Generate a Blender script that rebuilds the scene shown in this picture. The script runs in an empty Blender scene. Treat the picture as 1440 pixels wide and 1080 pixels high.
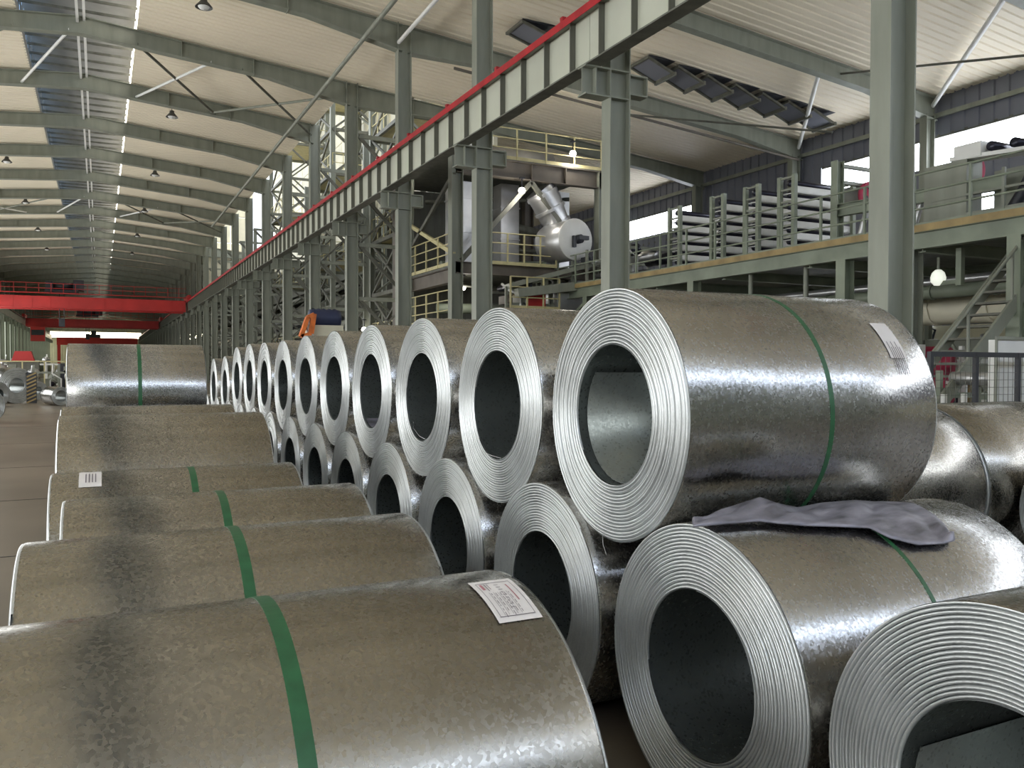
import bpy, math, random
from mathutils import Vector, Matrix
random.seed(7)
S = bpy.context.scene
COL = S.collection
PI = math.pi

# ------------------------------------------------------------------ camera
CAM_H = 1.525
yaw, pitch, roll = math.radians(26.36), math.radians(1.175), math.radians(0.15)
Fw = Vector((math.sin(yaw)*math.cos(pitch), math.cos(yaw)*math.cos(pitch), -math.sin(pitch)))
Rt = Vector((math.cos(yaw), -math.sin(yaw), 0))
Up = Rt.cross(Fw)
M = Matrix((Rt, Up, -Fw)).transposed().to_4x4() @ Matrix.Rotation(roll, 4, 'Z')
cd = bpy.data.cameras.new('camera'); cam = bpy.data.objects.new('camera', cd); COL.objects.link(cam)
cam.matrix_world = Matrix.Translation((0, 0, CAM_H)) @ M
cd.sensor_width = 36; cd.lens = 36*1170/1440; cd.clip_end = 500; cd.clip_start = 0.05
S.camera = cam

# ------------------------------------------------------------------ world and view
W = bpy.data.worlds.new('overcast'); S.world = W; W.use_nodes = True
bg = W.node_tree.nodes['Background']; bg.inputs[0].default_value = (0.86, 0.92, 1.0, 1); bg.inputs[1].default_value = 2.2
S.view_settings.view_transform = 'Standard'; S.view_settings.look = 'None'
S.view_settings.gamma = 1; S.view_settings.use_curve_mapping = False
S.view_settings.exposure = 0.1
PANE_STRENGTH = 8.0
LAMP_WATT = 260

# ------------------------------------------------------------------ materials
def srgb(c):
    return tuple((x/255/12.92 if x/255 <= .04045 else ((x/255+.055)/1.055)**2.4) for x in c)

def mat(name, col, rough=.6, metal=0, var=.12, scale=3.0, bump=0.0, stretch=(1, 1, 1), emit=0, spec=.5):
    m = bpy.data.materials.new(name); m.use_nodes = True
    nt = m.node_tree; b = nt.nodes['Principled BSDF']; L = nt.links
    c = srgb(col)
    b.inputs['Roughness'].default_value = rough; b.inputs['Metallic'].default_value = metal
    b.inputs['Specular IOR Level'].default_value = spec
    if emit:
        b.inputs['Base Color'].default_value = (*c, 1)
        b.inputs['Emission Color'].default_value = (*c, 1); b.inputs['Emission Strength'].default_value = emit
        return m
    tc = nt.nodes.new('ShaderNodeTexCoord'); mp = nt.nodes.new('ShaderNodeMapping')
    mp.inputs['Scale'].default_value = stretch
    no = nt.nodes.new('ShaderNodeTexNoise'); no.inputs['Scale'].default_value = scale; no.inputs['Detail'].default_value = 5
    L.new(tc.outputs['Object'], mp.inputs[0]); L.new(mp.outputs[0], no.inputs['Vector'])
    cr = nt.nodes.new('ShaderNodeValToRGB')
    cr.color_ramp.elements[0].position = .3; cr.color_ramp.elements[1].position = .7
    cr.color_ramp.elements[0].color = (*[x*(1-var*1.6) for x in c], 1)
    cr.color_ramp.elements[1].color = (*[min(1, x*(1+var)) for x in c], 1)
    L.new(no.outputs['Fac'], cr.inputs[0]); L.new(cr.outputs[0], b.inputs['Base Color'])
    if bump:
        bp = nt.nodes.new('ShaderNodeBump'); bp.inputs['Strength'].default_value = bump; bp.inputs['Distance'].default_value = .01
        L.new(no.outputs['Fac'], bp.inputs['Height']); L.new(bp.outputs[0], b.inputs['Normal'])
    return m

def galvanized(name, col, rough, metal=1.0, cell=95, tilt=.10, streak=.5, rings=False):
    """zinc sheet: spangle cells that tilt the normal a little, plus soft rolling streaks"""
    m = bpy.data.materials.new(name); m.use_nodes = True
    nt = m.node_tree; b = nt.nodes['Principled BSDF']; L = nt.links; N = nt.nodes.new
    c = srgb(col)
    b.inputs['Metallic'].default_value = metal
    tc = N('ShaderNodeTexCoord')
    vo = N('ShaderNodeTexVoronoi'); vo.inputs['Scale'].default_value = cell
    L.new(tc.outputs['Object'], vo.inputs['Vector'])
    sub = N('ShaderNodeVectorMath'); sub.operation = 'SUBTRACT'; sub.inputs[1].default_value = (.5, .5, .5)
    L.new(vo.outputs['Color'], sub.inputs[0])
    sc = N('ShaderNodeVectorMath'); sc.operation = 'SCALE'; sc.inputs['Scale'].default_value = tilt
    L.new(sub.outputs[0], sc.inputs[0])
    ge = N('ShaderNodeNewGeometry')
    ad = N('ShaderNodeVectorMath'); ad.operation = 'ADD'
    L.new(ge.outputs['Normal'], ad.inputs[0]); L.new(sc.outputs[0], ad.inputs[1])
    nm = N('ShaderNodeVectorMath'); nm.operation = 'NORMALIZE'; L.new(ad.outputs[0], nm.inputs[0])
    L.new(nm.outputs[0], b.inputs['Normal'])
    mp = N('ShaderNodeMapping'); mp.inputs['Scale'].default_value = (.12, 3.2, 3.2)
    no = N('ShaderNodeTexNoise'); no.inputs['Scale'].default_value = 1.5; no.inputs['Detail'].default_value = 2
    L.new(tc.outputs['Object'], mp.inputs[0]); L.new(mp.outputs[0], no.inputs['Vector'])
    cr = N('ShaderNodeMapRange'); cr.inputs['From Min'].default_value = .3; cr.inputs['From Max'].default_value = .7
    cr.inputs['To Min'].default_value = 1-streak*.28; cr.inputs['To Max'].default_value = 1+streak*.12
    L.new(no.outputs['Fac'], cr.inputs['Value'])
    sx = N('ShaderNodeSeparateColor'); L.new(vo.outputs['Color'], sx.inputs[0])
    m2 = N('ShaderNodeMapRange'); m2.inputs['To Min'].default_value = .96; m2.inputs['To Max'].default_value = 1.03
    L.new(sx.outputs[0], m2.inputs['Value'])
    mu = N('ShaderNodeMath'); mu.operation = 'MULTIPLY'; L.new(cr.outputs[0], mu.inputs[0]); L.new(m2.outputs[0], mu.inputs[1])
    vs = N('ShaderNodeVectorMath'); vs.operation = 'SCALE'; vs.inputs[0].default_value = c
    L.new(mu.outputs[0], vs.inputs['Scale']); L.new(vs.outputs[0], b.inputs['Base Color'])
    m3 = N('ShaderNodeMapRange'); m3.inputs['To Min'].default_value = rough*.75; m3.inputs['To Max'].default_value = rough*1.25
    L.new(sx.outputs[1], m3.inputs['Value']); L.new(m3.outputs[0], b.inputs['Roughness'])
    return m

G = {}
G['zinc'] = galvanized('galvanized_sheet', (172, 171, 168), .24, cell=130, tilt=.045)
G['zinc_dull'] = galvanized('galvanized_sheet_oiled', (160, 156, 147), .27, cell=120, tilt=.012, streak=.4)
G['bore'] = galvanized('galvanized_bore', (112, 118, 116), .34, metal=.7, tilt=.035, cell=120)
G['edge'] = galvanized('slit_edges', (205, 208, 208), .42, metal=.74, cell=260, tilt=.12, streak=.6)
G['strap'] = mat('green_strapping', (40, 92, 58), .45, var=.15, scale=20)
G['paper'] = mat('label_paper', (225, 220, 218), .7, var=.04, scale=8)
G['ink'] = mat('label_ink', (120, 112, 118), .8, var=.1)
G['redink'] = mat('label_red_ink', (176, 120, 128), .8, var=.1)
G['steel'] = mat('grey_green_painted_steel', (134, 137, 124), .5, var=.10, scale=1.2, stretch=(3, 3, .6))
G['steel_d'] = mat('weathered_dark_steel', (98, 98, 88), .6, var=.18, scale=1.5, stretch=(3, 3, .6))
G['steel_b'] = mat('brown_grey_steel', (104, 96, 86), .6, var=.18, scale=1.2)
G['panel'] = mat('girder_web_paint', (186, 188, 172), .5, var=.06, scale=.8)
G['rail'] = mat('red_rail_paint', (168, 22, 34), .45, var=.15, scale=3)
G['crane'] = mat('red_crane_paint', (188, 46, 42), .5, var=.12, scale=.6)
G['dark'] = mat('dark_machinery', (44, 46, 52), .5, var=.25, scale=2)
G['roof'] = mat('cream_roof_sheet', (240, 229, 206), .6, var=.05, scale=.25)
G['wallr'] = mat('blue_grey_wall_sheet', (112, 114, 124), .55, var=.08, scale=.5)
G['walll'] = mat('green_grey_wall_sheet', (140, 146, 134), .55, var=.08, scale=.5)
G['plinth'] = mat('cream_plaster', (206, 202, 180), .8, var=.06, scale=.8)
G['monitor'] = mat('dark_monitor_sheet', (122, 122, 118), .6, var=.2, scale=.7)
G['white'] = mat('white_paint', (226, 226, 222), .5, var=.05, scale=2)
G['green'] = mat('pale_green_paint', (130, 138, 120), .5, var=.14, scale=1.5)
G['yellow'] = mat('worn_yellow_paint', (160, 138, 92), .6, var=.2, scale=2.5)
G['yrail'] = mat('cream_yellow_rail', (196, 186, 140), .55, var=.1, scale=4)
G['duct'] = mat('aluminium_cladding', (196, 196, 196), .35, metal=.8, var=.12, scale=1.5, bump=.15)
G['pink'] = mat('pink_red_paint', (178, 52, 82), .5, var=.15, scale=3)
G['orange'] = mat('orange_paint', (214, 112, 40), .5, var=.2, scale=5)
G['blue'] = mat('dark_blue_paint', (46, 54, 84), .5, var=.15, scale=3)
G['cream'] = mat('cream_cladding', (228, 223, 200), .6, var=.12, scale=.7)
G['cloth'] = mat('lilac_grey_wrap', (138, 136, 147), .42, metal=.3, var=.4, scale=7, bump=1.0, stretch=(1, 2.5, 1))
G['lampoff'] = mat('lamp_shade_grey', (70, 70, 66), .4, var=.1)
G['globe'] = mat('globe_glass', (236, 240, 226), emit=.75)
G['glow'] = mat('lamp_glow', (255, 250, 235), emit=9)
G['pane'] = mat('daylit_pane', (240, 246, 255), emit=PANE_STRENGTH)
G['wallglow'] = mat('glowing_wall_sheet', (190, 198, 180), emit=1.7)
G['panebright'] = mat('bright_daylit_pane', (216, 230, 255), emit=10)
G['paneleft'] = mat('daylit_pane_left', (244, 246, 246), emit=5.0)
G['panewarm'] = mat('daylit_pane_warm', (255, 244, 214), emit=PANE_STRENGTH)
G['sideglow'] = mat('glowing_monitor_side', (255, 248, 236), emit=4)
G['paneblue'] = mat('sky_pane', (150, 186, 226), emit=1.1)
G['roller'] = mat('dark_roller', (50, 50, 62), .3, metal=.6, var=.2, scale=4)
G['wood'] = mat('skid_timber', (96, 78, 60), .8, var=.2, scale=6)

def floor_material():
    m = mat('polished_concrete', (118, 108, 94), .34, var=.2, scale=.5, bump=.05)
    return m
G['floor'] = floor_material()

# ------------------------------------------------------------------ mesh helpers
class MB:
    def __init__(s): s.v = []; s.f = []; s.m = []; s.sm = []
    def add(s, vs, fs, mi=0, smooth=False):
        o = len(s.v); s.v += [tuple(v) for v in vs]
        for f in fs: s.f.append(tuple(o+i for i in f)); s.m.append(mi); s.sm.append(smooth)
    def obox(s, c, ax, ay, az, size, mi=0):
        c = Vector(c); ax, ay, az = (Vector(a)*d/2 for a, d in zip((ax, ay, az), size))
        vs = [c+i*ax+j*ay+k*az for i in (-1, 1) for j in (-1, 1) for k in (-1, 1)]
        s.add(vs, [(0, 1, 3, 2), (4, 6, 7, 5), (0, 4, 5, 1), (2, 3, 7, 6), (0, 2, 6, 4), (1, 5, 7, 3)], mi)
    def box(s, x0, x1, y0, y1, z0, z1, mi=0):
        s.obox(((x0+x1)/2, (y0+y1)/2, (z0+z1)/2), (1, 0, 0), (0, 1, 0), (0, 0, 1), (abs(x1-x0), abs(y1-y0), abs(z1-z0)), mi)
    def frame(s, p0, p1, up=(0, 0, 1)):
        p0, p1 = Vector(p0), Vector(p1); d = (p1-p0); L = d.length; d.normalize()
        u = Vector(up)
        if abs(d.dot(u)) > .98: u = Vector((0, 1, 0))
        sd = d.cross(u).normalized(); u = sd.cross(d).normalized()
        return (p0+p1)/2, d, sd, u, L
    def bar(s, p0, p1, w, h, up=(0, 0, 1), mi=0):
        c, d, sd, u, L = s.frame(p0, p1, up); s.obox(c, d, sd, u, (L, w, h), mi)
    def ibar(s, p0, p1, w, h, tf=.02, tw=.012, up=(0, 0, 1), mi=0):
        c, d, sd, u, L = s.frame(p0, p1, up)
        s.obox(c, d, sd, u, (L, tw, h-2*tf), mi)
        for k in (-1, 1): s.obox(c+u*k*(h-tf)/2, d, sd, u, (L, w, tf), mi)
    def tube(s, pts, r, n=8, mi=0, caps=True):
        pts = [Vector(p) for p in pts]; o = len(s.v); rings = []
        for i, p in enumerate(pts):
            a = pts[max(0, i-1)]; b = pts[min(len(pts)-1, i+1)]; d = (b-a).normalized()
            u = Vector((0, 0, 1)) if abs(d.z) < .9 else Vector((0, 1, 0))
            sd = d.cross(u).normalized(); u = sd.cross(d)
            rr = r[i] if isinstance(r, (list, tuple)) else r
            rings.append([p+(sd*math.cos(2*PI*k/n)+u*math.sin(2*PI*k/n))*rr for k in range(n)])
        vs = [v for q in rings for v in q]
        fs = [(i*n+k, i*n+(k+1) % n, (i+1)*n+(k+1) % n, (i+1)*n+k) for i in range(len(pts)-1) for k in range(n)]
        s.add(vs, fs, mi, True)
        if caps:
            s.add(rings[0], [tuple(range(n))[::-1]], mi); s.add(rings[-1], [tuple(range(n))], mi)
    def lathe(s, prof, c=(0, 0, 0), axis='Z', n=24, mi=0, smooth=True):
        vs = []
        for (r, t) in prof:
            for k in range(n):
                a = 2*PI*k/n; x, y = r*math.cos(a), r*math.sin(a)
                v = {'Z': (x, y, t), 'X': (t, x, y), 'Y': (x, t, y)}[axis]
                vs.append((v[0]+c[0], v[1]+c[1], v[2]+c[2]))
        fs = [(i*n+k, i*n+(k+1) % n, (i+1)*n+(k+1) % n, (i+1)*n+k) for i in range(len(prof)-1) for k in range(n)]
        s.add(vs, fs, mi, smooth)
    def mesh(s, name, mats):
        me = bpy.data.meshes.new(name); me.from_pydata(s.v, [], s.f)
        for m in (mats if isinstance(mats, (list, tuple)) else [mats]): me.materials.append(G[m] if isinstance(m, str) else m)
        me.polygons.foreach_set('material_index', s.m); me.polygons.foreach_set('use_smooth', s.sm)
        me.update(); return me
    def build(s, name, mats, parent=None, **kw):
        return link(name, s.mesh(name, mats), parent, **kw)

def link(name, data, parent=None, loc=None, rot=None, label=None, cat=None, group=None, kind=None):
    o = bpy.data.objects.new(name, data); COL.objects.link(o)
    if parent: o.parent = parent
    if loc: o.location = loc
    if rot: o.rotation_euler = rot
    tag(o, label, cat, group, kind)
    return o
def tag(o, label=None, cat=None, group=None, kind=None):
    if label: o['label'] = label
    if cat: o['category'] = cat
    if group: o['group'] = group
    if kind: o['kind'] = kind
    return o
def thing(name, loc, label, cat, group=None, rot=None):
    return link(name, None, None, loc, rot, label, cat, group)
def copy_tree(o, parent=None, loc=None, label=None, group=None):
    c = o.copy(); COL.objects.link(c); c.parent = parent
    if loc is not None: c.location = loc
    if label: c['label'] = label
    if group: c['group'] = group
    elif parent is None and 'group' in c.keys() and group == '': del c['group']
    for ch in o.children: copy_tree(ch, c)
    return c
ORD = ['nearest', 'second', 'third', 'fourth', 'fifth', 'sixth', 'seventh', 'eighth', 'ninth', 'tenth', 'eleventh', 'twelfth', 'thirteenth']

# ------------------------------------------------------------------ setting: floor
Y0, Y1 = -12.0, 211.0
XL, XC, XR = -10.2, 8.57, 25.4
def zroof(x): return 13.05-.092*abs(x+.5)
mb = MB(); mb.box(XL-.3, XR+.5, Y0-.3, Y1+.3, -.2, 0)
fl = mb.build('floor', 'floor', kind='structure')
jm = MB(); jm.box(-9.5, .6, 0, .012, .0005, .003)
jme = jm.mesh('floor_joint', 'dark')
for y in (4.4, 7.7, 10.9, 14.4, 18.8, 24, 30): link('floor_joint', jme, fl, (0, y, 0))

# ------------------------------------------------------------------ setting: ceiling of corrugated sheets, one per bay and slope
def corr(x0, x1, y_len, pitch=.3, depth=.035):
    """roof sheet with ribs running down the slope, y from 0 to y_len"""
    b = MB(); n = round(y_len/pitch); pts = []
    for i in range(n):
        y = i*pitch
        pts += [(y, 0), (y+pitch*.62, 0), (y+pitch*.72, depth), (y+pitch*.90, depth)]
    pts.append((n*pitch, 0))
    vs = [(x, y, zroof(x)+d) for x in (x0, x1) for (y, d) in pts]; m = len(pts)
    b.add(vs, [(i, i+1, m+i+1, m+i) for i in range(m-1)])
    return b
ceiling = link('ceiling', None, kind='structure')
me_l = corr(XL, -2.3, 6).mesh('roof_sheet', 'roof'); me_r = corr(1.2, 8.6, 6).mesh('roof_sheet', 'roof')
me_t = corr(14.8, XR+.4, 6).mesh('roof_sheet', 'roof')
me_a = corr(8.6, XR+.4, 6).mesh('roof_sheet', 'roof')
FR = [7+6*k for k in range(-3, 35)]      # frame lines
for y in FR[:-1]:
    if y > Y1-4: break
    link('roof_sheet', me_l, ceiling, (0, y, 0)); link('roof_sheet', me_r, ceiling, (0, y, 0))
    link('roof_sheet', me_t if 31 <= y < 79 else me_a, ceiling, (0, y, 0))
# ridge monitor: dark raised roof, purlins, glazed left side, right side aglow to light the hall
mon = link('trim_1', None, kind='structure')
b = MB(); b.box(-2.7, 1.6, 0, 6, 14.35, 14.42)
cov = b.mesh('monitor_cover', 'monitor')
b = MB()
for i in range(6):
    b.box(-2.3, 1.2, .38+i, .44+i, 13.30, 13.38)
pur = b.mesh('monitor_purlins', 'steel_d')
b = MB(); b.box(-2.42, -2.36, 0, 6, 13.25, 14.35)
lpane = b.mesh('pane', 'paneblue')
b = MB()
for i in range(7): b.box(-2.36, -2.31, i*.9-.03+.3, i*.9+.03+.3, 13.25, 14.35)
b.box(-2.36, -2.31, 0, 6, 13.8, 13.86); b.box(-2.36, -2.3, 0, 6, 12.9, 13.25)
lbar = b.mesh('glazing_bar', 'monitor')
b = MB(); b.box(1.2, 1.26, 0.12, 5.88, 12.95, 13.7)
rside = b.mesh('pane', 'sideglow')
b = MB(); b.box(-.62, -.54, 0, 6, 12.78, 12.86); b.box(-.42, -.34, 0, 6, 12.86, 12.92)
pipe = b.mesh('ridge_conduit', 'white')
for y in FR[:-1]:
    if y > Y1-4: break
    for nm, me in (('monitor_cover', cov), ('monitor_purlins', pur), ('pane', lpane), ('glazing_bar', lbar), ('pane', rside), ('ridge_conduit', pipe)):
        link(nm, me, mon, (0, y, 0))

# ------------------------------------------------------------------ setting: walls
def wall_sheet(name, along, fixed, a0, a1, z0, z1, m, parent, pitch=.5, depth=.05, sgn=1):
    """ribbed cladding sheet; along 'Y' at x=fixed or along 'X' at y=fixed"""
    b = MB(); pts = []; n = max(1, round((a1-a0)/pitch)); p = (a1-a0)/n
    for i in range(n):
        a = a0+i*p; pts += [(a, 0), (a+p*.7, 0), (a+p*.76, depth*sgn), (a+p*.94, depth*sgn)]
    pts.append((a1, 0)); k = len(pts)
    vs = [((fixed+d, a, z) if along == 'Y' else (a, fixed+d, z)) for z in (z0, z1) for (a, d) in pts]
    b.add(vs, [(i, i+1, k+i+1, k+i) for i in range(k-1)])
    return b.build(name, m, parent, kind=None if parent else 'structure')
def window_strip(n, along, fixed, a0, a1, z0, z1, step, m='pane', inward=-1, frame='steel_d', ranges=None):
    w = link('window_%d' % n, None, kind='structure')
    a = a0
    while a < a1-.01:
        e = min(a1, a+step); b = MB()
        if along == 'Y': b.box(fixed, fixed+.02, a+.03, e-.03, z0, z1)
        else: b.box(a+.03, e-.03, fixed, fixed+.02, z0, z1)
        b.build('pane', m, w); a = e
    b = MB(); x = fixed+inward*.04
    for zz in (z0, z1):
        if along == 'Y': b.box(x-.04, x+.04, a0, a1, zz-.05, zz+.05)
        else: b.box(a0, a1, x-.04, x+.04, zz-.05, zz+.05)
    b.build('window_frame', frame, w)
    return w
# right wall: plinth, three bands of sheet, two window strips
wr = link('wall_right', None, kind='structure')
b = MB(); b.box(XR, XR+.3, Y0, Y1, 0, 2.95); b.build('plinth', 'plinth', wr)
wall_sheet('cladding', 'Y', XR, Y0, Y1, 2.95, 6.5, 'wallr', wr)
wall_sheet('cladding', 'Y', XR, Y0, Y1, 7.5, 8.3, 'wallr', wr)
wall_sheet('cladding', 'Y', XR, Y0, Y1, 9.35, 11.0, 'wallr', wr)
wall_sheet('cladding', 'Y', XR, 19, Y1, 6.5, 7.5, 'wallr', wr)
wall_sheet('cladding', 'Y', XR, 24, 32, 8.3, 9.35, 'wallr', wr)
wall_sheet('cladding', 'Y', XR, 39, Y1, 8.3, 9.35, 'wallr', wr)
b = MB(); b.box(XR-.12, XR-.02, Y0, Y1, 9.95, 10.1); b.box(XR-.08, XR-.02, Y0, Y1, 5.2, 5.3); b.build('sheeting_rail', 'steel', wr)
window_strip(1, 'Y', XR+.1, Y0, 24, 8.3, 9.35, 6)
window_strip(10, 'Y', XR+.1, 32, 39, 7.9, 9.35, 3.5)
window_strip(2, 'Y', XR+.1, Y0, 19, 6.5, 7.5, 6)
# left wall
wl = link('wall_left', None, kind='structure')
wall_sheet('cladding', 'Y', XL, Y0, Y1, 0, 2.0, 'walll', wl, sgn=-1)
wall_sheet('cladding', 'Y', XL, Y0, Y1, 7.0, 13, 'walll', wl, sgn=-1)
window_strip(3, 'Y', XL-.1, Y0, 99, 2.0, 7.0, 3, inward=1, m='paneleft')
window_strip(9, 'Y', XL-.1, 99, Y1, 2.0, 7.0, 1.5, inward=1, m='wallglow')  # glow added over the plain wall sheets to brighten the far hall
# back wall (behind the camera) with a big daylit door
wb = link('wall_back', None, kind='structure')
b = MB(); b.box(XL, XR, Y0-.2, Y0, 11.3, 13.2); b.box(XL, XR, Y0-.2, Y0, 0, 9.9); b.build('cladding', 'walll', wb)
window_strip(4, 'X', Y0-.1, XL, XR, 9.9, 11.3, 3, m='panebright', inward=1)
# far end wall
we = link('wall_far', None, kind='structure')
wall_sheet('cladding', 'X', Y1, XL, XR, 0, 7.8, 'plinth', we, pitch=1)
wall_sheet('cladding', 'X', Y1, XL, XR, 9.2, 13.2, 'walll', we, pitch=1)
window_strip(6, 'X', Y1+.1, XL, XR, 7.8, 9.2, 4, inward=-1, m='panewarm')
b = MB(); b.box(-2.2, 1.2, Y1-.06, Y1-.02, 4.6, 6.0); b.build('pane', 'panewarm', we)

# ------------------------------------------------------------------ coils
def coil_body(R, r, Wd, turns, seg, seed, mats=('zinc', 'edge', 'bore'), rag=.004):
    b = MB(); pitch = (R-r)/turns
    def xo(rad): return rag*(math.sin(rad*61+seed)*.6+math.sin(rad*173+seed*3)*.7)
    N = turns*seg
    prof = [(0, .020), (.13, .003), (.30, 0), (.68, .001), (.86, .008), (1, .020)]
    for side in (0, 1):
        x0, sg = (0, 1) if side == 0 else (Wd, -1)
        vs = []; fs = []
        for i in range(-seg, N+1):
            a = 2*PI*i/seg; ca, sa = math.cos(a), math.sin(a); base = r+pitch*i/seg
            for (t, d) in prof:
                rad = min(R-.002, max(r, base+pitch*t))
                vs.append((x0+sg*(d+xo(rad)), rad*ca, rad*sa))
        k = len(prof)
        for j in range(seg+N):
            for q in range(k-1):
                ring = (j*k+q, j*k+q+1, (j+1)*k+q+1, (j+1)*k+q)
                base = r+pitch*(j-seg)/seg
                if base+pitch*prof[q+1][0] <= r or base+pitch*prof[q][0] >= R-.002: continue
                fs.append(ring if side == 0 else ring[::-1])
        b.add(vs, fs, 1, True)
    xa, xb = xo(R)+.004, Wd-xo(R)-.004
    b.lathe([(R-.003, xa+.001), (R, xa+.006), (R, Wd*.33), (R, Wd*.66), (R, xb-.006), (R-.003, xb-.001)], axis='X', n=seg*2 if seg > 60 else seg, mi=0)
    xi = xo(r)+.010
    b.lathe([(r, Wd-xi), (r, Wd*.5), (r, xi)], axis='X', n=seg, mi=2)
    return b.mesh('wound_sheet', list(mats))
def strap_mesh(R, w, seg=128, m='strap'):
    b = MB(); Rs = R+.0012
    b.lathe([(R-.001, -w/2), (Rs, -w/2), (Rs, w/2), (R-.001, w/2)], axis='X', n=seg, smooth=False)
    return b.mesh('strap', m)
def patch(R, x0, x1, p0, p1, lift=.002, n=14):
    """curved paper on the cylinder; angle measured from the top towards -Y, degrees"""
    b = MB(); vs = []
    for i in range(n+1):
        a = math.radians(p0+(p1-p0)*i/n)
        for x in (x0, x1): vs.append((x, -math.sin(a)*(R+lift), math.cos(a)*(R+lift)))
    b.add(vs, [(2*i, 2*i+1, 2*i+3, 2*i+2) for i in range(n)], 0, True)
    return b
def inner_wrap(r, x0, x1, a0, a1):
    b = MB(); n = 40; vs = []
    for rr in (r-.004, r-.001):
        for i in range(n+1):
            a = math.radians(a0+(a1-a0)*i/n); q = rr-.012*math.exp(-(n-i)/6)
            for x in (x0, x1): vs.append((x, q*math.cos(a), q*math.sin(a)))
    m = 2*(n+1)
    fs = [(2*i, 2*i+2, 2*i+3, 2*i+1) for i in range(n)]+[(m+2*i, m+2*i+1, m+2*i+3, m+2*i+2) for i in range(n)]
    fs += [(2*i, m+2*i, m+2*i+2, 2*i+2) for i in range(n)]+[(0, 1, m+1, m)]
    b.add(vs, fs, 0, True)
    return b.mesh('inner_wrap', 'bore')

WC = 1.24
NEAR = coil_body(.5, .278, WC, 17, 96, 1.3)
NEARB = coil_body(.5, .278, WC, 18, 96, 2.1, rag=.0025)
NEARC = coil_body(.5, .278, WC, 20, 96, 5.2, rag=.003)
MID = coil_body(.5, .278, WC, 16, 64, 3.7, rag=.003)
FAR = coil_body(.5, .278, WC, 10, 40, 4.4)
DULL = coil_body(.5, .278, WC, 14, 96, .7, mats=('zinc_dull', 'edge', 'bore'))
BIG = coil_body(.62, .3, 1.27, 14, 80, .9, mats=('zinc_dull', 'edge', 'bore'))
STRAP5 = strap_mesh(.5, .034); STRAP62 = strap_mesh(.62, .03)
STRAPTHIN = strap_mesh(.5, .018)
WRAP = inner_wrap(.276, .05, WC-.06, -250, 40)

def coil(mesh, X, Y, Z, label, group=None, strap=.62, smesh=STRAP5, rot=0, spin=0, wrap=False, name='steel_coil', cat='steel coil', k=1):
    c = thing(name, (X, Y, Z), label, cat, group, rot=(0, 0, math.radians(rot)))
    c.scale = (1, k, k)
    o = link('wound_sheet', mesh, c, rot=(math.radians(spin), 0, 0))
    if strap: link('strap', smesh, c, (strap, 0, 0), label='green strap')
    if wrap: link('inner_wrap', WRAP, c, rot=(math.radians(wrap if wrap is not True else 0), 0, 0))
    return c
def paper_label(c, R, x0, x1, p0, p1, rows=True):
    o = patch(R, x0, x1, p0, p1).build('paper_label', 'paper', c, label='white printed paper label')
    if rows:
        b = MB(); rnd = random.Random(3); w = x1-x0
        def q(xa, xb, pa, pb, mi):
            pb_ = patch(R, x0+w*xa, x0+w*xb, p0+(p1-p0)*pa, p0+(p1-p0)*pb, .0032, 6); b.add(pb_.v, pb_.f, mi)
        q(.10, .90, .10, .113, 0); q(.10, .90, .90, .913, 0); q(.10, .112, .10, .91, 0); q(.888, .90, .10, .91, 0)
        q(.74, .77, .2, .62, 1)
        q(.16, .22, .14, .30, 1); q(.27, .29, .14, .34, 0); q(.33, .345, .14, .30, 0)
        for k, xx in enumerate((.22, .32, .42, .52, .62)):
            q(xx, xx+.008, .38, .88, 0)
            p = .40
            while p < .84:
                l = rnd.uniform(.03, .10); q(xx+.035, xx+.05, p, p+l, 0); p += l+rnd.uniform(.02, .05)
        for k in range(9):
            p = .18+.07*k; q(.46+.04*rnd.random(), .54+.05*rnd.random(), p, p+.012, 0)
        b.build('print', ['ink', 'redink'], o, kind='stuff')
    return o

# right pile: bottom row and top row resting in its valleys
lowY = [1.14, 2.2, 3.3, 4.42, 5.53, 6.62, 7.72, 8.84, 10.0, 11.15, 12.27, 13.45, 14.9, 16.4]
low_labels = {
    0: 'silver steel coil cut by the bottom right corner, nearest coil of the right pile',
    1: 'silver steel coil under the crumpled lilac-grey sheet, bottom row of right pile',
    2: 'bottom-row steel coil showing below the gap between the two nearest top coils',
    3: 'third bottom-row coil beyond the one carrying the crumpled sheet, half hidden',
    4: 'bottom-row steel coil behind the second left-row coil, bore cut off by it',
    5: 'small sliver of bottom-row coil left of the one under the fourth top coil',
}
for i, y in enumerate(lowY):
    me = (NEARC, NEARB, NEARB, NEARC)[i] if i < 4 else (MID if i < 8 else FAR)
    lb = low_labels.get(i, 'bottom-row steel coil under the %s top coil counted from the right, mostly hidden' % ORD[min(i-1, 12)])
    coil(me, 1.78, y, .5, lb, 'bottom-row coils of the right pile',
         strap=.62 if i < 3 else None, smesh=STRAPTHIN if i == 1 else STRAP5, spin=37*i, wrap=(-22 if i == 0 else False))
top_labels = ['large steel coil on top at right with white label and green strap, nearest top coil',
              'second top coil, left of the big labelled one, thin wire end inside its bore',
              'third top coil from the right, whole bore visible, wire end at bore bottom',
              'fourth top coil from the right, paper sheet lying inside its bore',
              'fifth top coil from the right in the upper row',
              'sixth top coil from the right, upper row of the right pile',
              'seventh top coil from the right, just in front of the orange bracket',
              'eighth top coil from the right, first of the narrow-looking far ones']
ups = []
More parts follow.
